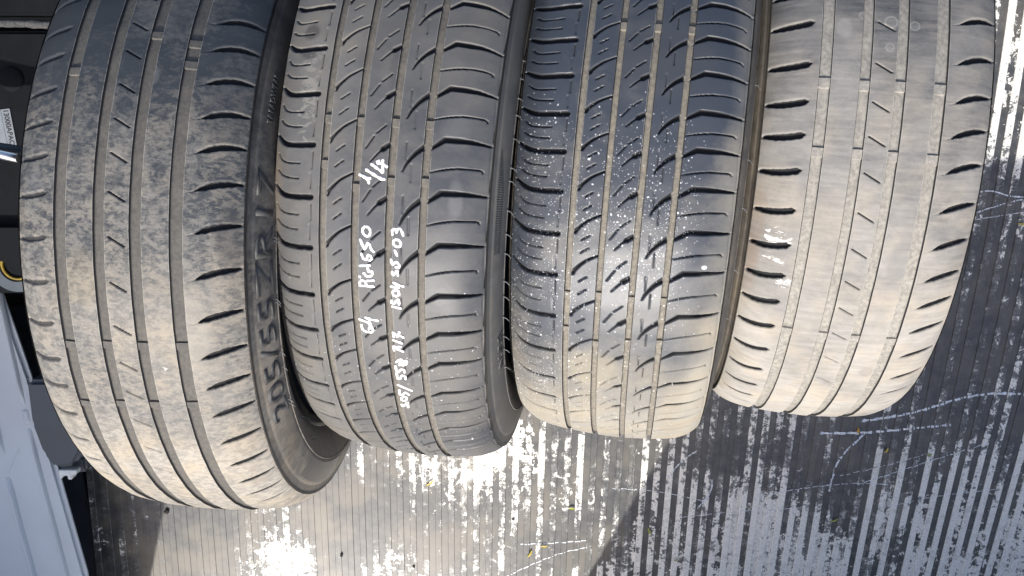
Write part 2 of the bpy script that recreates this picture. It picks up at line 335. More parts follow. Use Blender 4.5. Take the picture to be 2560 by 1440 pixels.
# measured slot and bar positions: (theta, u) on each tyre
F = {"A_R":[[[-0.6239,0.0669],[-0.6491,0.1016]],[[-0.5385,0.0679],[-0.5675,0.1023]],[[-0.4441,0.0671],[-0.4771,0.1011]],[[-0.3522,0.0661],[-0.3771,0.1018]],[[-0.2649,0.0665],[-0.2886,0.1016]],[[-0.1697,0.0661],[-0.1978,0.1018]],[[-0.062,0.0666],[-0.0958,0.1015]],[[0.0535,0.0659],[0.0213,0.1016]],[[0.1682,0.0664],[0.1388,0.1016]],[[0.2726,0.0667],[0.2533,0.1013]],[[0.3677,0.0667],[0.3498,0.1019]],[[0.4638,0.0671],[0.447,0.1019]],[[0.5745,0.0671],[0.5501,0.1012]],[[0.6838,0.0675],[0.6687,0.1016]],[[0.7896,0.0688],[0.771,0.1017]]],"A_L":[[-0.598,-0.0564],[-0.5152,-0.0577],[-0.4205,-0.0583],[-0.3324,-0.0586],[-0.2453,-0.0592],[-0.1491,-0.0593],[-0.0377,-0.0592],[0.0763,-0.0594],[0.1904,-0.0598],[0.2947,-0.0599],[0.3823,-0.0603],[0.4826,-0.06],[0.5944,-0.0599],[0.6972,-0.0599],[0.791,-0.0599]],"A_C":[[[-0.6098,-0.0021],[-0.5928,0.011]],[[-0.5255,-0.0028],[-0.506,0.0109]],[[-0.4326,-0.0041],[-0.4093,0.0103]],[[-0.3416,-0.004],[-0.323,0.01]],[[-0.2548,-0.0046],[-0.2354,0.0098]],[[-0.159,-0.0042],[-0.1375,0.0099]],[[-0.0474,-0.005],[-0.0229,0.0097]],[[0.0665,-0.0051],[0.0918,0.0093]],[[0.1816,-0.0049],[0.2062,0.0093]],[[0.2852,-0.0051],[0.3073,0.0092]],[[0.3761,-0.0047],[0.3975,0.0094]],[[0.4733,-0.0048],[0.496,0.0095]],[[0.5849,-0.0045],[0.6106,0.0091]],[[0.6906,-0.0039],[0.715,0.0098]]],"D_L":[[[-0.3689,-0.0623],[-0.3576,-0.0994]],[[-0.2481,-0.063],[-0.2295,-0.0996]],[[-0.1412,-0.0635],[-0.1293,-0.1002]],[[-0.0484,-0.0634],[-0.0372,-0.1004]],[[0.0522,-0.0636],[0.0633,-0.1004]],[[0.168,-0.064],[0.186,-0.1006]],[[0.2748,-0.0637],[0.2873,-0.1005]],[[0.3749,-0.0636],[0.3903,-0.1005]],[[0.4688,-0.0635],[0.4772,-0.1007]],[[0.568,-0.0632],[0.5774,-0.1008]],[[0.6787,-0.063],[0.6956,-0.1004]],[[0.7972,-0.0634],[0.8079,-0.0999]],[[0.9123,-0.0628],[0.9332,-0.0995]],[[1.0179,-0.0629],[1.042,-0.1004]]],"D_R":[[[-0.3834,0.0585],[-0.4045,0.0888]],[[-0.2671,0.0582],[-0.2872,0.0888]],[[-0.1584,0.0583],[-0.1779,0.0885]],[[-0.0629,0.0581],[-0.0831,0.0887]],[[0.0343,0.0584],[0.0095,0.0885]],[[0.147,0.058],[0.112,0.0884]],[[0.2568,0.0585],[0.2232,0.0886]],[[0.3599,0.0589],[0.3205,0.089]],[[0.4536,0.0594],[0.4181,0.0892]],[[0.5521,0.0596],[0.511,0.0888]],[[0.6628,0.0599],[0.6052,0.0871]],[[0.7822,0.0616],[0.7565,0.0873]],[[0.9034,0.0624],[1.1717,0.1089]]],"D_C":[[[-0.3733,-0.0104],[-0.3463,0.0038]],[[-0.2549,-0.0108],[-0.2283,0.0035]],[[-0.148,-0.0109],[-0.1249,0.003]],[[-0.0544,-0.0112],[-0.0335,0.0031]],[[0.0456,-0.0112],[0.0685,0.0029]],[[0.1581,-0.0116],[0.1841,0.0029]],[[0.2658,-0.0114],[0.2895,0.0028]],[[0.3694,-0.0111],[0.3916,0.0033]],[[0.462,-0.0109],[0.4828,0.0033]],[[0.5613,-0.0109],[0.5843,0.0033]],[[0.6712,-0.0099],[0.698,0.0042]],[[0.7867,-0.0098],[0.8122,0.0041]],[[0.9051,-0.009],[0.9239,0.0028]]],"B":{"slotL":[[-0.112,-0.0854],[-0.007,-0.0805],[0.032,-0.0709],[0.0,-0.051]],"sL1":[[0.217,-0.0855],[0.339,-0.0812],[0.382,-0.0741],[0.371,-0.0628]],"sL2":[[0.533,-0.0855],[0.632,-0.0804],[0.67,-0.0724],[0.666,-0.0633]],"vd1":[[0.132,-0.0509],[0.45,-0.0507]],"vd2":[[0.538,-0.0522],[0.828,-0.0518]],"c2":[[-0.099,-0.0358],[-0.185,-0.0337],[-0.381,-0.0251],[-0.532,-0.0139]],"d1":[[0.076,-0.0295],[0.021,-0.0266]],"d2":[[0.002,-0.0256],[-0.039,-0.0229]],"d3":[[0.374,-0.0297],[0.314,-0.0267]],"d4":[[0.297,-0.0255],[0.249,-0.0229]],"r31":[[-0.02,-0.004],[-0.25,0.0024]],"r32":[[-0.318,0.0048],[-0.47,0.0119]],"sp3":[[0.224,0.0008],[0.019,0.0087],[-0.152,0.0184]],"v41":[[-0.185,0.0307],[0.138,0.0311]],"v42":[[0.211,0.0362],[0.547,0.0363]],"sp4":[[0.355,0.029],[0.202,0.032],[0.01,0.0387],[-0.134,0.0464]],"slR":[[-0.094,0.0515],[-0.292,0.0624],[-0.296,0.0747],[-0.294,0.0852],[-0.263,0.0996]],"sR":[[0.339,0.0516],[0.272,0.0624],[0.222,0.0759],[0.222,0.0928],[0.271,0.0951]],"vR":[[-0.235,0.0998],[0.632,0.1009]]},"B_P":0.1338,"bars":{"0":[[0,-0.4679],[0,0.2491],[0,0.4387],[1,0.2391],[1,0.4248],[2,0.2373],[2,0.4208],[3,0.2352],[3,0.42],[2,-0.5768],[3,-0.5586],[3,-0.4965]],"1":[[0,-0.1824],[1,-0.1809],[2,-0.1842],[3,-0.1862],[0,-0.063],[1,-0.0084],[2,-0.0317],[3,-0.037]],"2":[[1,-0.4102],[2,-0.4118],[3,-0.414],[0,0.3589],[1,0.349],[2,0.3522],[3,0.3494],[0,0.4812],[1,0.5214],[2,0.5037],[3,0.497]],"3":[[0,-0.1951],[1,-0.1918],[2,-0.1941],[3,-0.1945],[0,-0.0012],[1,-0.0032],[2,-0.0022],[3,-0.0007],[0,0.5835],[1,0.5833],[2,0.5834],[3,0.5896]]}}
WRITING = {"size_writing":[[[0.6804,0.0221],[0.6895,0.0228],[0.6809,0.0256],[0.669,0.0282],[0.6877,0.0278]],[[0.6669,0.0289],[0.6933,0.0279]],[[0.6414,0.0257],[0.6492,0.0233],[0.6582,0.023],[0.6608,0.0257],[0.6529,0.028],[0.6423,0.0281],[0.6414,0.0257]],[[0.6106,0.0226],[0.6307,0.0223],[0.6332,0.0246],[0.6204,0.0278],[0.6295,0.0309]],[[0.5884,0.0217],[0.6102,0.0343]],[[0.5383,0.0222],[0.5604,0.0226],[0.5613,0.0246],[0.5471,0.027],[0.5506,0.0299],[0.5611,0.03]],[[0.5113,0.022],[0.531,0.0224],[0.5317,0.0248],[0.524,0.0266],[0.5232,0.0293],[0.5331,0.0297]],[[0.4958,0.023],[0.4835,0.0277],[0.4931,0.0274],[0.5074,0.0254],[0.4923,0.0301],[0.4876,0.0325],[0.5,0.0322],[0.5064,0.0291]],[[0.4522,0.0221],[0.4381,0.0221],[0.4425,0.0243],[0.4487,0.0251]],[[0.4393,0.0224],[0.4388,0.0286]],[[0.4461,0.0252],[0.4506,0.0274],[0.455,0.0303]],[[0.4167,0.0222],[0.4258,0.0299]],[[0.4055,0.0227],[0.391,0.0226],[0.3964,0.0248],[0.4002,0.0287],[0.4056,0.0315]],[[0.4034,0.026],[0.3882,0.0282]]],"date_writing":[[[0.3082,0.023],[0.3117,0.0303]],[[0.2904,0.0225],[0.2968,0.0222],[0.2971,0.0249],[0.2893,0.0268],[0.2857,0.0287],[0.2993,0.0289]],[[0.2575,0.0258],[0.2642,0.0236],[0.2733,0.0242],[0.2757,0.0269],[0.269,0.0291],[0.2599,0.0283],[0.2575,0.0258]],[[0.2483,0.0222],[0.2502,0.0265],[0.2506,0.0289]],[[0.2366,0.0244],[0.2402,0.0262],[0.2456,0.0329]],[[0.2372,0.0262],[0.2521,0.0271]],[[0.2061,0.0235],[0.2149,0.0238],[0.2094,0.026],[0.2011,0.0275],[0.2147,0.0284]],[[0.1724,0.0223],[0.1847,0.0232],[0.1823,0.025],[0.178,0.0265],[0.1832,0.029],[0.1919,0.0293],[0.1926,0.0266]],[[0.1467,0.0255],[0.1596,0.0274]],[[0.1165,0.0259],[0.1236,0.0239],[0.1327,0.0251],[0.1357,0.0282],[0.1304,0.0305],[0.1185,0.0292],[0.1165,0.0259]],[[0.1042,0.0231],[0.0922,0.023],[0.0897,0.0257],[0.0987,0.0267],[0.0893,0.0272],[0.0886,0.0302],[0.1047,0.0324]]],"model_writing":[[[0.2549,-0.0057],[0.2538,0.0068]],[[0.2548,-0.0054],[0.2458,-0.0059],[0.2389,-0.0034],[0.243,-0.0006],[0.253,-0.0001]],[[0.2384,0.0013],[0.2356,0.0069]],[[0.2287,-0.0058],[0.2302,-0.0055]],[[0.2175,-0.002],[0.2247,0.0001],[0.2245,0.0039],[0.217,0.0058],[0.2103,0.0052],[0.2119,0.003]],[[0.2121,0.0024],[0.1949,0.0009]],[[0.1979,-0.0053],[0.1938,0.0034]],[[0.1636,-0.004],[0.1747,-0.0025],[0.1796,0.0003],[0.1657,0.0019],[0.167,0.0037],[0.1742,0.0052],[0.1806,0.0034]],[[0.126,-0.005],[0.1477,-0.0018],[0.1473,-0.0003],[0.1345,0.0012],[0.1349,0.003],[0.1477,0.0046],[0.1547,0.0068]],[[0.0895,-0.0012],[0.0994,-0.0032],[0.111,-0.0016],[0.1146,0.002],[0.1029,0.0038],[0.0914,0.0022],[0.0895,-0.0012]],[[0.3762,-0.0064],[0.3913,-0.0054],[0.3982,-0.0016],[0.3963,0.0031],[0.3864,0.004],[0.3775,0.0022],[0.389,0.0003]],[[0.3591,-0.0077],[0.3692,0.0023]],[[0.3511,-0.0019],[0.3547,0.0006],[0.3575,0.0091]],[[0.3511,0.001],[0.3754,0.0016]]],"count_writing":[[[-0.0438,-0.0072],[-0.0385,-0.0029],[-0.0328,-0.0003],[-0.0245,0.001]],[[-0.0376,-0.0022],[-0.0365,0.0018]],[[-0.058,-0.0019],[-0.046,0.0056],[-0.0379,0.0115],[-0.0375,0.014]],[[-0.073,0.0025],[-0.0655,0.0066],[-0.0552,0.0122]],[[-0.0552,0.0122],[-0.0849,0.0117]],[[-0.0805,0.007],[-0.0753,0.0118],[-0.0699,0.0155]],[[-0.083,0.0084],[-0.0764,0.0078]]]}
LEAVES = [
 (-.106, -.592, .65, .015, .0035, 0, 'yellow leaf standing out on the sunlit ribs just below the second tyre'),
 (.124, -.637, 3.0, .011, .0045, 1, 'small green-yellow leaf in the sun below the gap between second and third tyres'),
 (.079, -.703, .02, .012, .0035, 0, 'straight golden leaf lying across the ribs near the bottom, right of a dark rib patch'),
 (.056, -.716, 1.05, .014, .0032, 0, 'slanted yellow leaf lowest on the sunlit floor at the bottom edge'),
 (.251, -.678, -1.15, .013, .0040, 1, 'pale green leaf in the shade just right of the diagonal shadow edge'),
 (.584, -.507, -1.5, .010, .0045, 2, 'curled orange leaf nearest the foot of the rightmost tyre'),
 (.633, -.541, .95, .011, .0040, 0, 'upright yellow leaf to the right of the curled orange one'),
 (.704, -.549, -.1, .009, .0028, 1, 'thin curved greenish leaf, rightmost of those below the rightmost tyre'),
 (.555, -.661, .30, .015, .0035, 1, 'long greenish-yellow leaf lowest in the shaded floor at the right'),
 (.820, -.173, .03, .014, .0035, 0, 'orange-yellow leaf at the right edge of the picture beside the rightmost tyre'),
 (.297, -.728, .3, .009, .0022, 1, 'faint thin greenish leaf at the bottom edge in the shade'),
]
SCR = [
 ([(.520, -.512), (.600, -.511), (.690, -.503), (.735, -.499)], .0026),
 ([(.590, -.492), (.655, -.482), (.700, -.470), (.747, -.455), (.800, -.447), (.870, -.449)], .0026),
 ([(.735, -.125), (.768, -.122), (.800, -.130), (.850, -.132)], .0014),
 ([(.738, -.158), (.775, -.146), (.812, -.136), (.860, -.134)], .0012),
 ([(.735, -.168), (.780, -.161), (.840, -.152)], .0007),
 ([(.590, -.600), (.650, -.580), (.720, -.556), (.800, -.530)], .0010),
 ([(.560, -.585), (.640, -.566), (.700, -.548)], .0007),
 ([(.430, -.620), (.500, -.606), (.580, -.598), (.640, -.600)], .0008),
 ([(.545, -.612), (.549, -.585), (.556, -.560), (.575, -.535), (.600, -.510)], .0022),
 ([(.330, -.640), (.350, -.610), (.352, -.590)], .0016),
 ([(.190, -.604), (.230, -.606), (.280, -.613), (.345, -.628)], .0007),
 ([(.280, -.585), (.300, -.560), (.325, -.540)], .0014),
 ([(.010, -.760), (.060, -.735), (.110, -.715), (.150, -.706)], .0008),
 ([(.030, -.700), (.090, -.698), (.150, -.694)], .0010),
 ([(.300, -.655), (.400, -.645), (.500, -.640)], .0006),
 ([(.640, -.640), (.720, -.622), (.820, -.610)], .0007),
]
RIDGES = [
 ([(-.716, -.19), (-.704, -.265), (-.694, -.345), (-.6845, -.421)], .0042, .006),
 ([(-.681, -.452), (-.668, -.540), (-.655, -.620), (-.640, -.720), (-.630, -.80)], .0045, .007),
 ([(-.718, -.528), (-.708, -.600), (-.694, -.687), (-.680, -.80)], .0052, .008),
 ([(-.745, -.36), (-.728, -.44), (-.721, -.501)], .0042, .006),
 ([(-.696, -.482), (-.704, -.503), (-.716, -.528)], .0022, .002),
 ([(-.684, -.425), (-.6825, -.437), (-.681, -.450)], .0060, .002),
]
M_LINER = plain('inner_rubber', (.012, .012, .013), .6)
M_HAIR = plain('spew_rubber', (.10, .105, .11), .45)
M_BEAD = plain('bead_rubber', (.022, .024, .028), .38, ns=90, noise_amt=.4)

def ext(lst, lo=None, hi=None, step=.1):
    l = list(lst)
    while l[0] > (lo if lo is not None else -1.4): l.insert(0, l[0] - step)
    while l[-1] < (hi if hi is not None else 1.5): l.append(l[-1] + step)
    return l
def spear(p0, p1, wmax, n=9, peak=.26, end=.35, bow=0.):
    t = np.linspace(0, 1, n); a, b = np.array(p0), np.array(p1)
    pts = a + (b - a) * t[:, None]; pts[:, 0] += bow * np.sin(np.pi * t)
    w = np.where(t < peak, (t / peak) ** .9, 1 - (1 - end) * (np.maximum(t - .68, 0) / .32) ** 1.3)
    return pts.tolist(), (w * wmax).clip(.0001)

def pattern_a(t, L, Rr, Cc, left_w, right_w, left_d=.0040):
    """summer tread: big slots in both shoulders, short sipes down the middle rib"""
    for tip, end in Rr:
        p, w = spear(tip, end, right_w, bow=-.006); t.stamp(p, w, .0040, rag=.0003, chamfer=.0014)
        t.stamp([end, (end[0] - .004, min(end[1] + .004, t.c + t.ue))], [right_w * .35, .0002], .0014)
        t.stamp([tip, (tip[0] + .004, tip[1] - .006)], [.00045, .0001], .0009)
    for tip, end in L:
        p, w = spear(tip, end, left_w, peak=.12, end=.55, bow=.004); t.stamp(p, w, left_d, rag=.0003, chamfer=.0014)
        t.stamp([end, (end[0] + .003, max(end[1] - .003, t.c - t.ue))], [.0006, .0002], .0012)
    for a, b in Cc: t.stamp([a, b], .00055, .0026, soft=.0003)

def pattern_b(t, pitches, umap):
    B = F['B']; q = lambda pts, a, P: [(a + x * P, umap(y)) for x, y in pts]
    for a, b in zip(pitches[:-1], pitches[1:]):
        P = b - a
        S = lambda k, hw, d, **kw: t.stamp(q(B[k], a, P), hw, d, **kw)
        t.stamp(catmull([(a - .16 * P, t.c - t.ue + .001), *q(B['slotL'][1:], a, P)], 3).tolist(), np.interp(np.linspace(0, 1, 10), [0, .3, 1], [.0008, .0019, .0021]), .0040)
        for k in ('sL1', 'sL2'): t.stamp(catmull(q(B[k], a, P), 3).tolist(), .00045, .0026, soft=.0003)
        for k in ('vd1', 'vd2', 'v41', 'v42'): S(k, .0004, .0018, soft=.0003)
        t.stamp(catmull(q(B['c2'], a, P), 3).tolist(), np.linspace(.0015, .0005, 10), .0036)
        for k in ('d1', 'd2', 'd3', 'd4', 'r31', 'r32'): S(k, .00052, .0024, soft=.0003)
        p = catmull(q(B['sp3'], a, P), 4).tolist(); t.stamp(p, np.interp(np.arange(len(p)) / (len(p) - 1), [0, .5, .62, 1], [.0003, .0005, .0021, .0014]), .0038)
        p = catmull(q(B['sp4'], a, P), 4).tolist(); t.stamp(p, np.interp(np.arange(len(p)) / (len(p) - 1), [0, .5, 1], [.0003, .0012, .0022]), .0040)
        p = q(B['slR'], a, P); p[0] = (p[0][0], t.gu[3] + t.gw[3] - .001)
        t.stamp(p, [.0009, .0021, .0021, .0016, .0007], .0042, chamfer=.0006)
        t.stamp([p[-1], (p[-1][0] - .01 * P, t.c + t.ue - .0005)], [.0009, .0004], .0016)
        p = catmull(q(B['sR'], a, P), 3).tolist(); t.stamp(p, np.interp(np.arange(len(p)) / (len(p) - 1), [0, .3, 1], [.0003, .0006, .00045]), .0026, soft=.0003)
        S('vR', .00035, .0009)

CLEAN = (.030, .033, .038)
# --- tyre 1
#M1
m1 = dict(tread=rubber('muddy_shaded_rubber', 1, (.034, .039, .045), (.33, .308, .268), [('s', -.20, .06, .36), ('s', .06, .26, .30), ('u', .06, -.1, .04)], base=-.06, mottle=.30, mot_scale=100, rough=.55, blobs=[(-0.0163, 0.0935, 0.035, 0.012, 0.5, (0.055, 0.052, 0.048), 'soft'), (0.091, 0.068, 0.014, 0.012, 0.3, (0.12, 0.11, 0.095), 'soft'), (-0.1348, 0.086, 0.05, 0.02, 0.35, (0.03, 0.033, 0.038), 'soft'), (-0.1537, 0.024, 0.01, 0.006, 0.5, (0.15, 0.15, 0.145), 'soft'), (0.0202, -0.03, 0.03, 0.02, 0.2, (0.24, 0.2, 0.12), 'soft'), (0.0674, 0.06, 0.05, 0.02, 0.25, (0.36, 0.34, 0.29), 'soft'), (-0.0506, -0.075, 0.03, 0.012, 0.35, (0.13, 0.135, 0.14), 'soft'), (0.1011, 0.035, 0.004, 0.004, 0.8, (0.6, 0.58, 0.52), 'scuff')]),  # dried mud, with shade painted navy over the upper tread and sun below
          groove=rubber('muddy_groove_rubber', 2, (.045, .047, .050), (.20, .18, .15), [('s', -.05, .2, .35)], base=.16, mottle=.2, groove=.62, groove_col=(.155, .142, .120)),
          side=rubber('scuffed_sidewall', 3, (.040, .041, .043), (.22, .20, .17), [('s', -.05, .15, .45)], base=.18, mottle=.25, rough=.5), bead=M_BEAD)
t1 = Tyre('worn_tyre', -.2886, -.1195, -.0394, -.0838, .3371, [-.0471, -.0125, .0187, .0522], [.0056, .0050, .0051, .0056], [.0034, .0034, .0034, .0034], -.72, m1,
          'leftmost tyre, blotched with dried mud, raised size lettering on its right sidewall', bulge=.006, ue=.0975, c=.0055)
AR = F['A_R']; th = ext([a[0][0] for a in AR]); Rr = [[(x, .0670), (x - .024, .1015)] for x in th]
Ll = ext(F['A_L'] and [a[0] for a in F['A_L']]); Lf = [[(x, -.0592), (x + .012, -.0905)] for x in Ll]
Cl = ext([a[0][0] for a in F['A_C']]); Cc = [[(x, -.0043), (x + .0235, .0097)] for x in Cl]
pattern_a(t1, Lf, Rr, Cc, .0020, .0023, left_d=.0016)
t1.build()
# --- tyre 2
m2 = dict(tread=rubber('grey_rubber', 4, (.046, .050, .058), (.185, .178, .162), [('s', -.02, -.16, .25), ('u', .0, -.07, .25), ('s', .30, .36, .20)], base=.16, mottle=.08, rough=.48, specks=(.10, [('s', .05, .2)]), blobs=[(-0.1373, -0.066, 0.009, 0.009, 0.6, (0.03, 0.03, 0.032), 'soft'), (-0.1176, -0.066, 0.008, 0.01, 0.6, (0.03, 0.03, 0.032), 'soft'), (-0.0817, -0.06, 0.05, 0.012, 0.5, (0.26, 0.25, 0.22), 'scuff'), (-0.0588, 0.07, 0.02, 0.014, 0.25, (0.13, 0.135, 0.14), 'soft'), (0.0163, -0.088, 0.06, 0.009, 0.35, (0.2, 0.15, 0.1), 'soft'), (0.0, 0.075, 0.02, 0.008, 0.35, (0.16, 0.16, 0.165), 'soft'), (-0.1078, 0.014, 0.02, 0.006, 0.3, (0.035, 0.036, 0.04), 'soft'), (0.049, 0.005, 0.09, 0.035, 0.3, (0.036, 0.042, 0.056), 'soft')]),  # warm upper left and navy lower blob paint sunlight and shade
          groove=rubber('grey_groove_rubber', 5, (.06, .06, .062), (.22, .20, .17), [], base=.35, mottle=.1, groove=.72, groove_col=(.20, .182, .150)),
          side=rubber('grey_sidewall', 6, (.045, .047, .052), (.16, .155, .14), [], base=.45, mottle=.12), bead=M_BEAD)
t2 = Tyre('worn_tyre', -.0545, -.0716, -.0756, -.1633, .3268, [-.0399, -.0106, .0196, .0485], [.0034, .0034, .0034, .0034], [.0044] * 4, -.60, m2,
          'second tyre from the left, with white hand-written lines on its tread', bulge=.001, ue=.0950, c=.0060)
pitch2 = ext([-.4954, -.3723, -.2462, -.111, .0271, .1653, .3034, .4206, .5287, .6458, .7449, .844, .945, 1.05, 1.17, 1.29], step=.12)
pattern_b(t2, pitch2, lambda u: u)
t2.build()
# --- tyre 3
m3 = dict(tread=rubber('speckled_rubber', 7, (.040, .047, .060), (.30, .285, .245), [('s', .10, .31, .78), ('u', .062, .094, .45), ('s', -.05, .12, .10)], base=-.08, mottle=.06, rough=.42, specks=(1.0, [('s', -.09, .04), ('u', .075, .04)]), blobs=[(0.0763, 0.0735, 0.0022, 0.0028, 1.0, (0.75, 0.76, 0.76), 'soft'), (-0.1126, 0.02, 0.05, 0.05, 0.25, (0.075, 0.075, 0.072), 'soft'), (0.1995, -0.02, 0.03, 0.03, 0.3, (0.36, 0.31, 0.2), 'soft')]),  # navy middle paints shade; tan lower band and right shoulder paint sunlight
          groove=rubber('speckled_groove_rubber', 8, (.06, .06, .062), (.27, .25, .21), [], base=.5, mottle=.1, groove=.9, groove_col=(.235, .215, .175), specks=(.4, [('s', -.05, .05)])),
          side=rubber('brown_grey_sidewall', 9, (.035, .036, .038), (.17, .15, .12), [], base=.25, mottle=.2), bead=M_BEAD)
t3 = Tyre('worn_tyre', .1721, -.0602, -.0746, -.1837, .3218, [-.0450, -.0166, .0131, .0420], [.0030, .0030, .0031, .0031], [.0040] * 4, -.56, m3,
          'second tyre from the right, bluish black with painted shade, speckled with white paint dots', ue=.0970, c=-.0030)
g2, g3 = [-.0399, -.0106, .0196, .0485], [-.0450, -.0166, .0131, .0420]
pitch3 = ext([-.4660, -.3633, -.2612, -.1561, -.0539, .0542, .1743, .2974, .4356, .5707, .7029, .82, .93, 1.04, 1.15, 1.26], step=.11)
pattern_b(t3, [x for x in pitch3], lambda u: float(np.interp(u, [-.0855, -.0510, *g2, .0515, .1009], [-.0945, -.0567, *g3, .0455, .0935])))
t3.build()
# --- tyre 4
m4 = dict(tread=rubber('dusty_rubber', 10, (.066, .068, .070), (.37, .353, .322), [('s', -.20, .06, .34), ('s', .06, .26, .30)], base=.10, mottle=.10, rough=.6, streak=.60, blobs=[(0.0814, -0.073, 0.011, 0.016, 0.95, (0.72, 0.71, 0.68), 'scuff'), (0.1029, -0.072, 0.007, 0.012, 0.85, (0.7, 0.69, 0.66), 'scuff'), (0.1266, -0.056, 0.008, 0.012, 0.9, (0.72, 0.71, 0.68), 'scuff'), (-0.1181, 0.004, 0.006, 0.006, 0.35, (0.42, 0.41, 0.37), 'ring'), (-0.1159, 0.024, 0.0045, 0.0045, 0.35, (0.42, 0.41, 0.37), 'ring'), (-0.1108, -0.035, 0.011, 0.008, 0.25, (0.38, 0.38, 0.36), 'soft'), (-0.095, 0.004, 0.004, 0.004, 0.3, (0.42, 0.41, 0.37), 'ring'), (-0.1235, -0.02, 0.0035, 0.0035, 0.35, (0.42, 0.41, 0.37), 'ring'), (0.076, -0.092, 0.05, 0.01, 0.28, (0.2, 0.14, 0.1), 'soft'), (0.114, -0.092, 0.04, 0.009, 0.25, (0.2, 0.14, 0.1), 'soft'), (0.2327, 0.037, 0.01, 0.009, 0.3, (0.14, 0.13, 0.12), 'soft'), (0.0158, 0.03, 0.02, 0.014, 0.28, (0.13, 0.13, 0.13), 'soft'), (0.095, 0.035, 0.03, 0.01, 0.25, (0.14, 0.14, 0.145), 'soft'), (0.0317, -0.05, 0.025, 0.012, 0.22, (0.14, 0.14, 0.145), 'soft'), (0.1741, -0.055, 0.04, 0.014, 0.22, (0.15, 0.15, 0.155), 'soft')]),
          groove=rubber('dusty_groove_rubber', 11, (.09, .088, .085), (.34, .32, .28), [('s', -.1, .1, .3)], base=.45, mottle=.15, groove=.95, groove_col=(.32, .305, .27)),
          side=rubber('tan_sidewall', 12, (.06, .058, .055), (.27, .24, .20), [], base=.5, mottle=.2), bead=M_BEAD)
t4 = Tyre('worn_tyre', .3801, -.0424, -.0642, -.1611, .3166, [-.0481, -.0147, .0151, .0487], [.0052, .0046, .0046, .0054], [.0036] * 4, -.52, m4,
          'rightmost tyre, pale with dust all over, with four wide grooves', ue=.0955, c=.0005)
L4 = [[tuple(a), tuple(b)] for a, b in F['D_L']]; L4 = [[(x, -.0595), (x + .014, -.0930)] for x in ext([a[0][0] for a in L4])]
R4 = [[(x, .0625), (x - .028, .0935)] for x in ext([a[0][0] for a in F['D_R'][:-1]], step=.11)]
C4 = [[(x, -.0068), (x + .0245, .0074)] for x in ext([a[0][0] for a in F['D_C']])]
pattern_a(t4, L4, R4, C4, .0026, .0022)
t4.build()
TY = [t1, t2, t3, t4]
for i, t in enumerate(TY):
    for k, th in F['bars'][str(i)]:
        t.wear_bar(k, th, .008 if i != 3 else .010)

# raised size marking on tyre 1, moulded word on tyre 2
def side_text(t, body, th0, d0, size, name, mat, lift=.0009, squash=1., bold=.012, stretch=1.):
    cu = bpy.data.curves.new('t', 'FONT'); cu.body = body; cu.size = size; cu.offset = size * bold; cu.resolution_u = 3
    ob = bpy.data.objects.new('t', cu); C.objects.link(ob); dg = bpy.context.evaluated_depsgraph_get()
    me = bpy.data.meshes.new_from_object(ob.evaluated_get(dg)); bpy.data.objects.remove(ob)
    bm = bmesh.new(); bm.from_mesh(me)
    bmesh.ops.triangulate(bm, faces=bm.faces[:])
    r = bmesh.ops.extrude_face_region(bm, geom=bm.faces[:]); top = {e for e in r['geom'] if isinstance(e, bmesh.types.BMVert)}
    for v in bm.verts:
        x, y = v.co.x * stretch, v.co.y * squash
        p = t.side(th0 - x / (t.R - .05), d0 - y, lift if v in top else -.0012); v.co = p
    bmesh.ops.recalc_face_normals(bm, faces=bm.faces); bm.to_mesh(me); bm.free(); me.materials.clear(); me.materials.append(mat)
    o = bpy.data.objects.new(name, me); C.objects.link(o); o.parent = t.root; return o
M_LETTER = plain('moulded_letter_rubber', (.055, .055, .055), .55)
side_text(t1, '205/55ZR17', .60, .0545, .030, 'size_lettering', M_LETTER, lift=.0009, squash=.95, stretch=1.62)
def radial_patch(t, th0, th1, d0, d1, n):
    v, f = [], []
    for k in range(n):
        a = th0 + (th1 - th0) * k / n; w_ = (th1 - th0) / n * .45; q0 = len(v)
        for d_ in np.linspace(d0, d1, 6):
            for da, h in ((0, -.0003), (w_ * .3, .0009), (w_ * .7, .0009), (w_, -.0003)): v.append(t.side(a + da, d_, h).tolist())
        for i in range(5):
            for j in range(3): q = q0 + i * 4 + j; f.append([q, q + 1, q + 5, q + 4])
    return tag(mesh_obj('ribbed_patch', v, f, t.mats['side'], t.root, smooth=False), kind='stuff')
radial_patch(t1, .98, 1.45, .036, .058, 34)
side_text(t1, 'TREADWEAR', -.39, .0450, .008, 'moulded_lettering', M_LETTER)
side_text(t2, 'INSIDE', .66, .056, .016, 'moulded_lettering', M_LETTER)
# fine diagonal hatching moulded into tyre 2's sidewall
hv, hf = [], []
for k in range(44):
    th = -.15 + k * .0073; a = t2.side(th, .0345, .0002); 
    q = [t2.side(th, .0345, .0001), t2.side(th + .0033, .0345, .0005), t2.side(th + .0033 + .003, .0345 + .0115 * min(1, (k + 6) / 22), .0005), t2.side(th + .003, .0345 + .0115 * min(1, (k + 6) / 22), .0001)]
    n = len(hv); hv += [list(map(float, x)) for x in q]; hf.append([n, n + 1, n + 2, n + 3])
tag(mesh_obj('hatching', hv, hf, M_LETTER, t2.root, smooth=False), kind='stuff')
for th in (-.47, -.40, -.34, -.27, -.20, -.10, -.05, .04, .13, .19, .30, .36, .44, .52, .60, .70): t2.hair(th + random.uniform(-.01, .01), .060, .0065)
for th in (-.05, -.04, .15, .16, .34, .40, .55, .57, .75, .95, 1.0): t1.hair(th, .058 if th < .7 else .075, .0055)
for th in (-.33, -.08, .08, .30, .5): t3.hair(th, .052, .005)

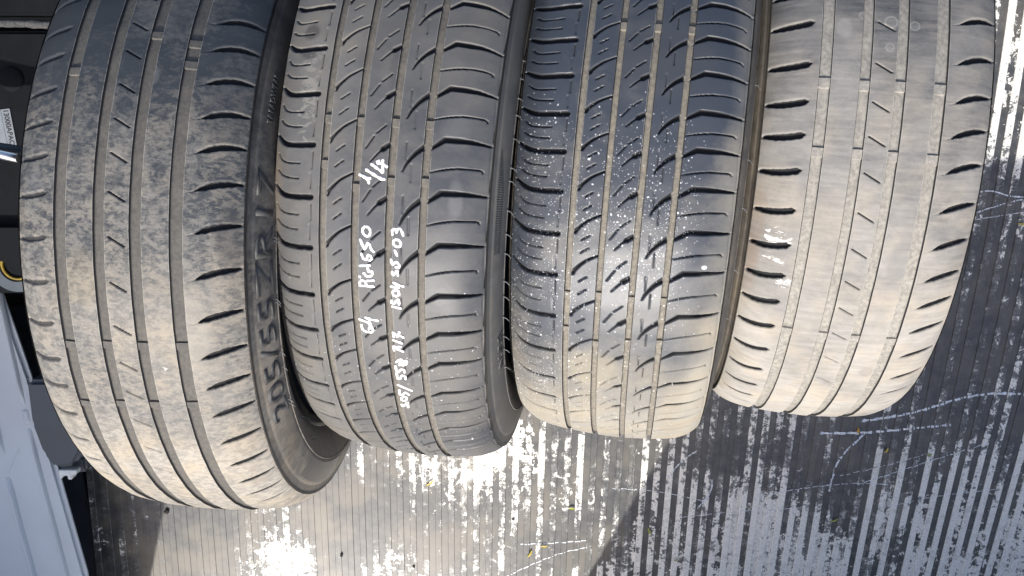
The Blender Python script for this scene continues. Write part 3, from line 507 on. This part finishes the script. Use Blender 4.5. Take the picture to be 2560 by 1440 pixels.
# white paint-marker writing on tyre 2
M_PAINT = plain('white_marker_paint', (.80, .80, .80), .45, noise_amt=.16, ns=500)
NAMES = {'size_writing': 'size_writing', 'date_writing': 'code_writing', 'model_writing': 'model_writing', 'count_writing': 'count_writing', 'price_writing': 'prefix_writing'}
LAB = {'size_writing': 'white hand-written 205/55Z R17', 'date_writing': 'white hand-written 1204 25-03', 'model_writing': 'white hand-written PiGt550', 'price_writing': 'white hand-written E4', 'count_writing': 'white hand-written 1/4'}
WRITING['price_writing'] = WRITING['model_writing'][-4:]; WRITING['model_writing'] = WRITING['model_writing'][:-4]
for key, strokes in WRITING.items():
    v, f = [], []
    for st in strokes:
        P = np.array([(a * t2.R, b) for a, b in st]); P = catmull(P, 5) if len(P) > 2 else np.array([P[0] + (P[1] - P[0]) * k for k in np.linspace(0, 1, 6)])
        W = .00115 if key != 'count_writing' else .00130
        # capsule-like ribbon: round ends, slightly uneven width, domed
        d = np.gradient(P, axis=0); d /= np.linalg.norm(d, axis=1)[:, None] + 1e-12
        P = np.vstack([P[0] - d[0] * W * .9, P[0] - d[0] * W * .55, P, P[-1] + d[-1] * W * .55, P[-1] + d[-1] * W * .9]); d = np.vstack([d[0], d[0], d, d[-1], d[-1]])
        nrm = np.stack([-d[:, 1], d[:, 0]], 1); m = len(P)
        w = W * (1 + .16 * np.sin(np.arange(m) * 1.3 + len(v))) * (1 + rng.normal(0, .05, m)); w[0] *= .3; w[1] *= .8; w[-1] *= .3; w[-2] *= .8
        n0 = len(v)
        for i in range(m):
            for o_, h in ((-1, -.0001), (-.8, .00028), (0, .00042), (.8, .00028), (1, -.0001)):
                q = P[i] + nrm[i] * w[i] * o_; v.append(t2.surf(q[0] / t2.R, q[1], h + .00024).tolist())
        for i in range(m - 1):
            for j in range(4): a = n0 + i * 5 + j; f.append([a, a + 1, a + 6, a + 5])
    o = mesh_obj(NAMES[key], v, f, M_PAINT, t2.root); tag(o, LAB[key])

# ---------------------------------------------------------------- ribbed floor
def cam_pix(X, Y, Z=0):
    q = co.matrix_world.inverted() @ Vector((X, Y, Z)); f = 2402.2; return 1280 - f * q.x / q.z, 720 + f * q.y / q.z
def floor_slope(X, Y):
    """direction of the slightly bowed ribs, dX/dY"""
    x, y = cam_pix(X, Y); xx = max(-1.1, min(1.15, (x - 1280) / 1280)); yy = max(-1.1, min(1.1, (y - 720) / 720))
    s_ = -.02 - .2 * xx - .07 * xx * xx + .09 * xx * (.74 - yy)
    a = co.matrix_world.to_3x3() @ Vector(((x - 1280) / 2402.2, -(y - 720) / 2402.2, -1)); b = co.matrix_world.to_3x3() @ Vector(((x + s_ - 1280) / 2402.2, -(y + 1 - 720) / 2402.2, -1))
    a = a * (CAM_H / -a.z); b = b * (CAM_H / -b.z); return (b.x - a.x) / (b.y - a.y)
YS = np.linspace(-1.6, 1.2, 71); i0 = int(np.argmin(abs(YS + .70)))
def trace(X0):
    xs = np.zeros(len(YS)); xs[i0] = X0
    for i in range(i0, len(YS) - 1): xs[i + 1] = xs[i] + floor_slope(xs[i], YS[i]) * (YS[i + 1] - YS[i])
    for i in range(i0, 0, -1): xs[i - 1] = xs[i] - floor_slope(xs[i], YS[i]) * (YS[i] - YS[i - 1])
    return xs
XB = np.linspace(-1.0, 1.9, 60); TR = np.array([trace(x) for x in XB])
def strip_x(k):   # boundary k; boundaries are 10.3 mm apart
    X0 = -.655 + k * .0103; return np.array([np.interp(X0, XB, TR[:, j]) for j in range(len(YS))])
def floor_mat(name, warm, seed):
    b = NB(name); at = b.n('ShaderNodeAttribute', attribute_name='su').outputs['Vector']; c = coord(b)
    sep = b.n('ShaderNodeSeparateXYZ'); b.put(sep.inputs[0], at)
    wn = b.n('ShaderNodeTexWhiteNoise', noise_dimensions='1D'); b.put(wn.inputs['W'], sep.outputs[0]); per = wn.outputs['Value']; streak = b.noise(b.scale(c, (1, .05, 1)), 160, 3, .6)
    so_ = b.n('ShaderNodeCombineXYZ'); b.put(so_.inputs[0], 0.); b.put(so_.inputs[2], b.math('MULTIPLY', per, 40.))
    cc = b.n('ShaderNodeVectorMath', operation='ADD'); b.put(cc.inputs[0], c); b.put(cc.inputs[1], so_.outputs[0])
    big = b.noise(c, 3.2, 4, .6, .4); big2 = b.noise(b.scale(c, (1, 1, 1), (7.3, 2.1, 0)), 9, 4, .62, .5)
    loc = b.noise(b.scale(cc.outputs[0], (1, .45, 1)), 26, 3, .6)          # different on every strip
    fl = b.noise(c, 95, 6, .68, .5); fl2 = b.noise(c, 420, 3, .6, .5); xs_ = b.noise(b.scale(c, (.25, 1, 1)), 42, 4, .7, 1.4)
    k = b.math('ADD', b.math('MULTIPLY', big, .9), b.math('MULTIPLY', big2, .75))
    k = b.math('ADD', k, b.math('MULTIPLY', loc, .85)); k = b.math('ADD', k, b.math('MULTIPLY', fl, 1.45)); k = b.math('ADD', k, b.math('MULTIPLY', fl2, .42))
    k = b.math('ADD', k, b.math('MULTIPLY', xs_, .35)); k = b.math('ADD', k, b.math('MULTIPLY', b.math('SUBTRACT', streak, .5), .45)); k = b.math('ADD', k, b.math('MULTIPLY', per, b.ramp(b.n('ShaderNodeSeparateXYZ', i_0=c).outputs[0], -.1, .4, .16, .38))); par = b.math('MODULO', b.math('FLOOR', sep.outputs[0]), 2.); k = b.math('SUBTRACT', k, b.math('MULTIPLY', par, b.ramp(b.n('ShaderNodeSeparateXYZ', i_0=c).outputs[0], -.1, .4, .10, .31))); k = b.math('ADD', k, b.ramp(b.n('ShaderNodeSeparateXYZ', i_0=c).outputs[0], -.1, .4, .10, .13))
    # strips wear bare nearer the lower right, the left sheet keeps most of its coating
    g = b.n('ShaderNodeSeparateXYZ'); b.put(g.inputs[0], c); X, Y = g.outputs[0], g.outputs[1]
    wearR = b.math('MULTIPLY', b.ramp(X, -.1, .5), b.ramp(Y, -.45, -.75)); k = b.math('ADD', k, b.math('MULTIPLY', wearR, .30))
    k = b.math('ADD', k, b.math('MULTIPLY', b.math('MULTIPLY', b.ramp(X, .45, .7), b.ramp(Y, -.12, .02)), .26))
    k = b.math('SUBTRACT', k, b.math('MULTIPLY', b.math('MULTIPLY', b.ramp(X, .45, .62), b.math('MULTIPLY', b.ramp(Y, -.62, -.45), b.ramp(Y, -.05, -.15))), .30))
    def blob(x, y, r, amt):
        nonlocal k
        d = b.math('SQRT', b.math('ADD', b.math('POWER', b.math('SUBTRACT', X, x), 2.), b.math('POWER', b.math('SUBTRACT', Y, y), 2.)))
        k = b.math('ADD', k, b.math('MULTIPLY', b.ramp(d, 0, r, 1, 0), amt))
    for q in BLOBS: blob(*q)
    bare = b.ramp(k, 2.72 + warm * .08, 2.77 + warm * .08); half = b.ramp(b.math('ADD', b.math('SUBTRACT', k, b.math('MULTIPLY', par, .15)), b.math('MULTIPLY', b.noise(c, 210, 4, .7), .5)), 2.80 + warm * .08, 2.86 + warm * .08, 0, .55)
    film = b.noise(c, 60, 5, .65); dirt = b.noise(c, 12, 3, .6)
    coat = b.mix(b.ramp(film, .35, .7), (.040, .042, .044, 1), (.082, .082, .078, 1))
    coat = b.mix(b.math('MULTIPLY', b.ramp(dirt, .4, .65), .35 + .55 * min(warm * 1.5, 1)), coat, (.15, .135, .105, 1))
    coat = b.mix(half, coat, (.20, .205, .20, 1))
    met = b.mix(b.ramp(fl2, .35, .65), (.70, .68, .62, 1), (.92, .89, .81, 1))
    met = b.mix(b.math('MULTIPLY', b.ramp(film, .5, .7), .5), met, (.42, .41, .37, 1))
    b.put(b.p.inputs['Base Color'], b.mix(bare, coat, met))
    b.put(b.p.inputs['Metallic'], b.math('MULTIPLY', bare, .2))
    b.put(b.p.inputs['Roughness'], b.ramp(b.math('ADD', bare, b.math('MULTIPLY', film, .3)), 0, 1.3, .34, .46)); b.out(Specular_IOR_Level=.75)
    b.bump(b.math('ADD', b.math('MULTIPLY', bare, -.5), b.math('MULTIPLY', fl2, .25)), .3, .0004); return b.m
BLOBS = [(-.35, -.72, .10, .35), (-.17, -.74, .09, .30), (-.10, -.57, .14, .30), (.0, -.53, .12, .35), (.10, -.70, .10, -.35), (-.45, -.66, .10, -.25), (-.24, -.66, .10, -.3),
         (.55, -.58, .12, -.35), (.36, -.55, .06, -.35), (.45, -.70, .12, .2)]
floor = empty('floor'); tag(floor, kind='structure')
MF = [floor_mat('floor_coating_tan', 1., 1), floor_mat('floor_coating_brown', .4, 2), floor_mat('floor_coating', 0., 3)]
NS = 218; RIBH = .0015
bounds = [strip_x(k) for k in range(NS + 1)]
def band(k0, k1, z0, mat, name, raised):
    v, su, f = [], [], []
    for k in range(k0, k1):
        a, b_ = bounds[k], bounds[k + 1]; n0 = len(v)
        if raised: prof = [(0, -.0015), (.0, -.0001), (.05, .00022), (.95, .00022), (1., -.0001), (1., -.0015)]
        else: prof = [(0, 0), (1, 0)]
        m = len(prof)
        for j in range(len(YS)):
            for t_, h in prof: v.append((a[j] + (b_[j] - a[j]) * t_, YS[j], z0 + h)); su.append((k + .5, YS[j], 0))
        for j in range(len(YS) - 1):
            for i in range(m - 1): q = n0 + j * m + i; f.append([q, q + 1, q + m + 1, q + m])
    return mesh_obj(name, v, f, mat, floor, smooth=False, su=su)
seams = [0, 20, 39, 84, 130, 176, NS]
def mat_for(k): return MF[0] if k < 39 else (MF[1] if k < 60 else MF[2])
for a, b_ in zip(seams[:-1], seams[1:]): band(a, b_, -RIBH, mat_for(a), 'floor_sheet', False)
for k in range(0, NS, 2): band(k, k + 1, -.0009 if k < 39 else (-.0005 if k < 62 else 0), mat_for(k), 'rib', True)
def floor_z(X, Y):
    j = int(np.argmin(abs(YS - Y))); xs = [b_[j] for b_ in bounds]; k = int(np.searchsorted(xs, X)) - 1; return .00022 if k % 2 == 0 else -RIBH

# bright scratches and scrape marks across the ribs
M_SCR = plain('bare_scratch_metal', (.66, .70, .74), .45, metal=.3, noise_amt=.2, ns=300)
def scratch(pts, w):
    P = catmull([(a, b) for a, b in pts], 24); n = len(P); d = np.gradient(P, axis=0); d /= np.linalg.norm(d, axis=1)[:, None]; nr = np.stack([-d[:, 1], d[:, 0]], 1); v, f = [], []
    for i in range(n):
        ww = w * (.45 + .55 * abs(math.sin(i * .9) * math.sin(i * .37 + 1))) * (1 + rng.normal(0, .15))
        z = floor_z(*P[i]) + .0003
        for s_ in (-1, 1): v.append((P[i, 0] + nr[i, 0] * ww * s_, P[i, 1] + nr[i, 1] * ww * s_, z))
    for i in range(n - 1):
        if rng.random() > .13: f.append([2 * i, 2 * i + 1, 2 * i + 3, 2 * i + 2])
    return mesh_obj('scratch', v, f, M_SCR, floor, smooth=False)
for pts, w in SCR: scratch(pts, w)

# ---------------------------------------------------------------- fallen leaves and crumbs
def leaf_mat(name, c): return plain(name, c, .55, ns=400, noise_amt=.3)
M_LEAF = [leaf_mat('yellow_leaf', (.50, .39, .07)), leaf_mat('green_yellow_leaf', (.34, .36, .08)), leaf_mat('orange_leaf', (.55, .30, .05))]
def leaf(x, y, ang, L, Wd, mat, label, curl=.3):
    v, f = [], []; n = 9
    for i in range(n):
        t = i / (n - 1); w_ = Wd * math.sin(math.pi * min(1, t * .93 + .04)) ** .8; px = (t - .5) * L; py = curl * L * (t - .5) ** 2
        for s_, h in ((-1, .0012), (0, .0), (1, .0016)): v.append((px, py + s_ * w_ / 2, h * (w_ / Wd) + .0012 * math.sin(t * 3)))
    for i in range(n - 1):
        for j in range(2): a = i * 3 + j; f.append([a, a + 1, a + 4, a + 3])
    o = mesh_obj('leaf', v, f, mat); o.location = (x, y, .0009); o.rotation_euler = (0, 0, ang); tag(o, label, 'leaf', 'small dry leaves on the ribbed floor'); return o
for a in LEAVES: leaf(a[0], a[1], a[2], a[3], a[4], M_LEAF[a[5]], a[6])
M_CR = plain('dark_crumb', (.03, .027, .022), .8)
def crumb(x, y, r, label):
    bm = bmesh.new(); bmesh.ops.create_icosphere(bm, subdivisions=2, radius=r)
    for v_ in bm.verts: v_.co *= random.uniform(.65, 1.2); v_.co.z *= .6
    me = bpy.data.meshes.new('crumb'); bm.to_mesh(me); bm.free(); me.materials.append(M_CR); o = bpy.data.objects.new('crumb', me); C.objects.link(o)
    o.location = (x, y, floor_z(x, y) + r * .5); tag(o, label, 'debris'); return o
crumb(-.532, -.637, .0042, 'largest dark crumb, on the edge of the shadow left of the tan floor')
crumb(-.253, -.716, .0026, 'small dark crumb on the plain brown sheet near the bottom edge')
crumb(.028, -.655, .0024, 'small dark crumb on the sunlit ribs below the third tyre')
crumb(-.135, -.737, .0022, 'tiny dark crumb at the bottom edge on the glaring white patch')

# ---------------------------------------------------------------- what stands at the left
M_BODY = plain('pale_blue_paint', (.48, .535, .57), .42, ns=5, noise_amt=.07)
M_BLK = plain('black_plastic', (.0035, .0045, .006), .7, ns=30, noise_amt=.5, spec=.15)
M_BLK2 = plain('dark_grey_plastic', (.055, .068, .082), .5, ns=20)
M_CHR = plain('brushed_steel', (.75, .76, .76), .22, metal=1, noise_amt=.05)
M_YEL = plain('yellow_ring_plastic', (.26, .18, .02), .5)
M_STK = plain('shaded_sticker_paper', (.17, .19, .21), .6, noise_amt=.1)  # white paper darkened in colour to stand in for shade on it
M_INK = plain('black_ink', (.01, .01, .012), .6)
M_WHT = plain('white_clip_plastic', (.60, .64, .62), .4)
M_LINT = plain('grey_felt', (.055, .055, .055), .95, ns=300, noise_amt=.6)
panel = empty('body_panel', (-.70, -.45, .12)); tag(panel, 'pale blue painted vehicle panel with pressed ridges at the lower left', 'vehicle panel')
def pp(name, poly, z0, z1, mat, par, bevel=.003):
    o = prism(name, [(a - par.location.x, b - par.location.y) for a, b in poly], z0 - par.location.z, z1 - par.location.z, mat, par, bevel=bevel); return o
pp('panel_skin', [(-.716, -.20), (-.672, -.38), (-.650, -.50), (-.6155, -.69), (-.600, -.90), (-1.3, -.90), (-1.3, -.20)], .105, .120, M_BODY, panel, .006)
def ridge(pts, w, h, name='pressed_ridge'):
    P = catmull(pts, 8); n = len(P); d = np.gradient(P, axis=0); d /= np.linalg.norm(d, axis=1)[:, None]; nr = np.stack([-d[:, 1], d[:, 0]], 1); v, f = [], []
    prof = [(-1, 0), (-.75, .35), (-.4, .9), (0, 1), (.4, .9), (.75, .35), (1, 0)]
    for i in range(n):
        e = min(1, i / 3, (n - 1 - i) / 3)
        for a, h_ in prof: v.append((P[i, 0] + nr[i, 0] * w * a - panel.location.x, P[i, 1] + nr[i, 1] * w * a - panel.location.y, .1195 + h * h_ * e - .12 + (0 if h_ else -.0005)))
    for i in range(n - 1):
        for j in range(6): a = i * 7 + j; f.append([a, a + 1, a + 8, a + 7])
    return mesh_obj(name, v, f, M_BODY, panel)
for pts, w_, h_ in RIDGES: ridge(pts, w_, h_)
edge = empty('floor_edge_channel', (-.66, -.6, 0)); tag(edge, 'dark steel channel between the pale blue panel and the ribbed floor', 'channel')
pp('channel_bottom', [(-.80, -1.2), (-.640, -1.2), (-.652, -.75), (-.668, -.569), (-.70, -.30), (-.80, -.30)], -.030, -.012, plain('dark_channel_steel', (.016, .022, .032), .55), edge, 0)
box = empty('plastic_housing', (-.64, -.46, .14)); tag(box, 'dark grey plastic housing with a white clip beside the leftmost tyre', 'housing')
pp('housing_shell', [(-.664, -.375), (-.590, -.375), (-.590, -.475), (-.606, -.502), (-.634, -.508), (-.650, -.485), (-.662, -.44)], .06, .150, M_BLK2, box, .006)
pp('housing_foot', [(-.640, -.499), (-.600, -.496), (-.598, -.520), (-.628, -.524)], .08, .128, M_BLK2, box, .004)
pp('clip', [(-.6285, -.5085), (-.6035, -.5085), (-.6035, -.5150), (-.6100, -.5165), (-.6110, -.5230), (-.6165, -.5230), (-.6170, -.5172), (-.6240, -.5172), (-.6250, -.5215), (-.6285, -.5215)], .135, .150, M_WHT, box, .0008)
blk = empty('black_compartment', (-.62, 0, .2)); tag(blk, 'black plastic compartment with a felt-edged lip, behind the leftmost tyre at the upper left', 'compartment')
pp('lower_panel', [(-1.3, -.24), (-.50, -.24), (-.46, .100), (-1.3, .100)], .02, .20, M_BLK, blk, .004)
pp('upper_panel', [(-1.3, .118), (-.38, .118), (-.34, .60), (-1.3, .60)], .02, .215, M_BLK, blk, .004)
pp('channel', [(-1.3, .100), (-.40, .100), (-.40, .118), (-1.3, .118)], .02, .18, M_BLK, blk, 0)
lp = catmull([(-.80 + i * .03, .108 + random.uniform(-.0012, .0012), .208 + random.uniform(-.001, .001)) for i in range(15)], 4)
v_, f_ = tube(lp, [random.uniform(.0042, .0062) for _ in lp], 7); v_ = [(a + .62, b, c - .2) for a, b, c in v_]; mesh_obj('felt_lip', v_, f_, M_LINT, blk)
bm = bmesh.new(); bmesh.ops.create_uvsphere(bm, u_segments=24, v_segments=10, radius=.016)
for q in bm.verts: q.co.z *= .25
me = bpy.data.meshes.new('cap'); bm.to_mesh(me); bm.free(); me.materials.append(M_BLK); o = bpy.data.objects.new('round_cap', me); C.objects.link(o); o.parent = blk; o.location = (.0, .04, .001)
# sticker with its code
st = empty('sticker', (-.620, -.010, .2015)); tag(st, 'printed sticker strip, greyed to look shaded, reading 13000APACI on the black compartment', 'sticker'); st.rotation_euler = (0, 0, R_(13))
def plate(name, w, h, mat, par, x=0, y=0, z=0, t=.0004):
    return prism(name, [(x - w / 2, y - h / 2), (x + w / 2, y - h / 2), (x + w / 2, y + h / 2), (x - w / 2, y + h / 2)], z, z + t, mat, par)
st.location = (-.6285, -.022, .2012); st.rotation_euler = (0, 0, R_(6))
plate('paper_strip', .0115, .049, M_STK, st); plate('paper_strip', .012, .049, M_STK, st, x=-.0122, z=-.0001)
cu = bpy.data.curves.new('t', 'FONT'); cu.body = '13000APACI'; cu.size = .0092; cu.align_x = 'CENTER'; cu.align_y = 'CENTER'; cu.offset = .00018; cu.space_character = 1.0
ob = bpy.data.objects.new('t', cu); C.objects.link(ob); dg = bpy.context.evaluated_depsgraph_get()
me = bpy.data.meshes.new_from_object(ob.evaluated_get(dg)); bpy.data.objects.remove(ob)
o = bpy.data.objects.new('printed_code', me); C.objects.link(o); o.parent = st; o.location = (0, 0, .0006); o.rotation_euler = (0, 0, -math.pi / 2); me.materials.clear(); me.materials.append(M_INK)
wd = max(v.co.x for v in me.vertices) - min(v.co.x for v in me.vertices); o.scale = (.046 / wd, 1.0, 1)
# steel rod
v, f = tube([(-1.1, .022, .298), (-.80, -.006, .299), (-.62, -.0455, .30), (-.572, -.0555, .30), (-.5715, -.0556, .30)], [.0062, .0062, .0062, .0062, .0052], 20)
o = mesh_obj('steel_rod', v, f, M_CHR); tag(o, 'bright steel rod poking in from the left edge towards the leftmost tyre', 'rod')
o = tube([(-.90, -.018, .285), (-.62, -.040, .285), (-.57, -.048, .285)], .0055, 12); mesh_obj('rod_sleeve', *o, M_BLK2, bpy.data.objects['steel_rod'])
# round black boss with its yellow ring
boss = empty('ring_fitting', (-.634, -.200, .20)); tag(boss, 'round black fitting with a yellow inner ring half hidden behind the leftmost tyre', 'fitting')
def ring(name, r0, r1, z0, z1, mat, n=48):
    prof = [(r0, z0), (r0, z1 - .001), (r0 + .001, z1), (r1 - .001, z1), (r1, z1 - .001), (r1, z0)]; v, f = [], []
    for i in range(n):
        a = 2 * math.pi * i / n
        for r, z in prof: v.append((r * math.cos(a), r * math.sin(a), z))
    m = len(prof)
    for i in range(n):
        for j in range(m - 1): f.append([i * m + j, i * m + j + 1, ((i + 1) % n) * m + j + 1, ((i + 1) % n) * m + j])
    return mesh_obj(name, v, f, mat, boss, smooth=False)
ring('outer_collar', .0225, .037, -.05, .006, M_BLK2); ring('yellow_ring', .0185, .0222, -.03, .004, M_YEL); ring('inner_collar', .0150, .0183, -.04, -.006, M_BLK)
pp2 = prism('cover_flap', [(-.06, .012), (.06, -.004), (.07, .05), (-.06, .05)], .007, .016, M_BLK, boss)

# ---------------------------------------------------------------- unseen boards added below the picture, outlines shaped to shade the floor
M_BOARD = plain('grey_board_paint', (.22, .24, .26), .6, ns=8, noise_amt=.1)
def board(outline, label):
    t = empty('shade_board', (outline[0][0], -1.15, 0)); tag(t, label, 'shade board')
    prism('board_panel', [(a - outline[0][0], b) for a, b in outline], -.02, .010, M_BOARD, t, axes='xzy', bevel=.003)
    xs = [a for a, b in outline]; x0, x1 = min(xs), max(xs)
    for k in range(4):
        x = x0 + (x1 - x0) * (k + .9) / 4.6; prism('stiffener', [(x - .02 - outline[0][0], .02), (x + .02 - outline[0][0], .02), (x + .02 - outline[0][0], .40), (x - .02 - outline[0][0], .40)], -.045, -.0205, M_BOARD, t, axes='xzy', bevel=.003)
board([(.00, .0), (1.95, .0), (1.95, 1.144), (.262, 1.144), (.131, .682), (.054, .406)], 'unseen grey board with a slanted end, added below the picture at the right for shade')
board([(-.67, .0), (-.67, 1.05), (-.72, 1.10), (-1.9, 1.10), (-1.9, .0)], 'unseen grey board added below the picture at the left for shade')
# ground under everything
prism('ground', [(-4, -4), (5, -4), (5, 4), (-4, 4)], -.10, -.04, plain('dark_ground', (.05, .05, .052), .9, ns=20), None); tag(bpy.data.objects['ground'], kind='structure')
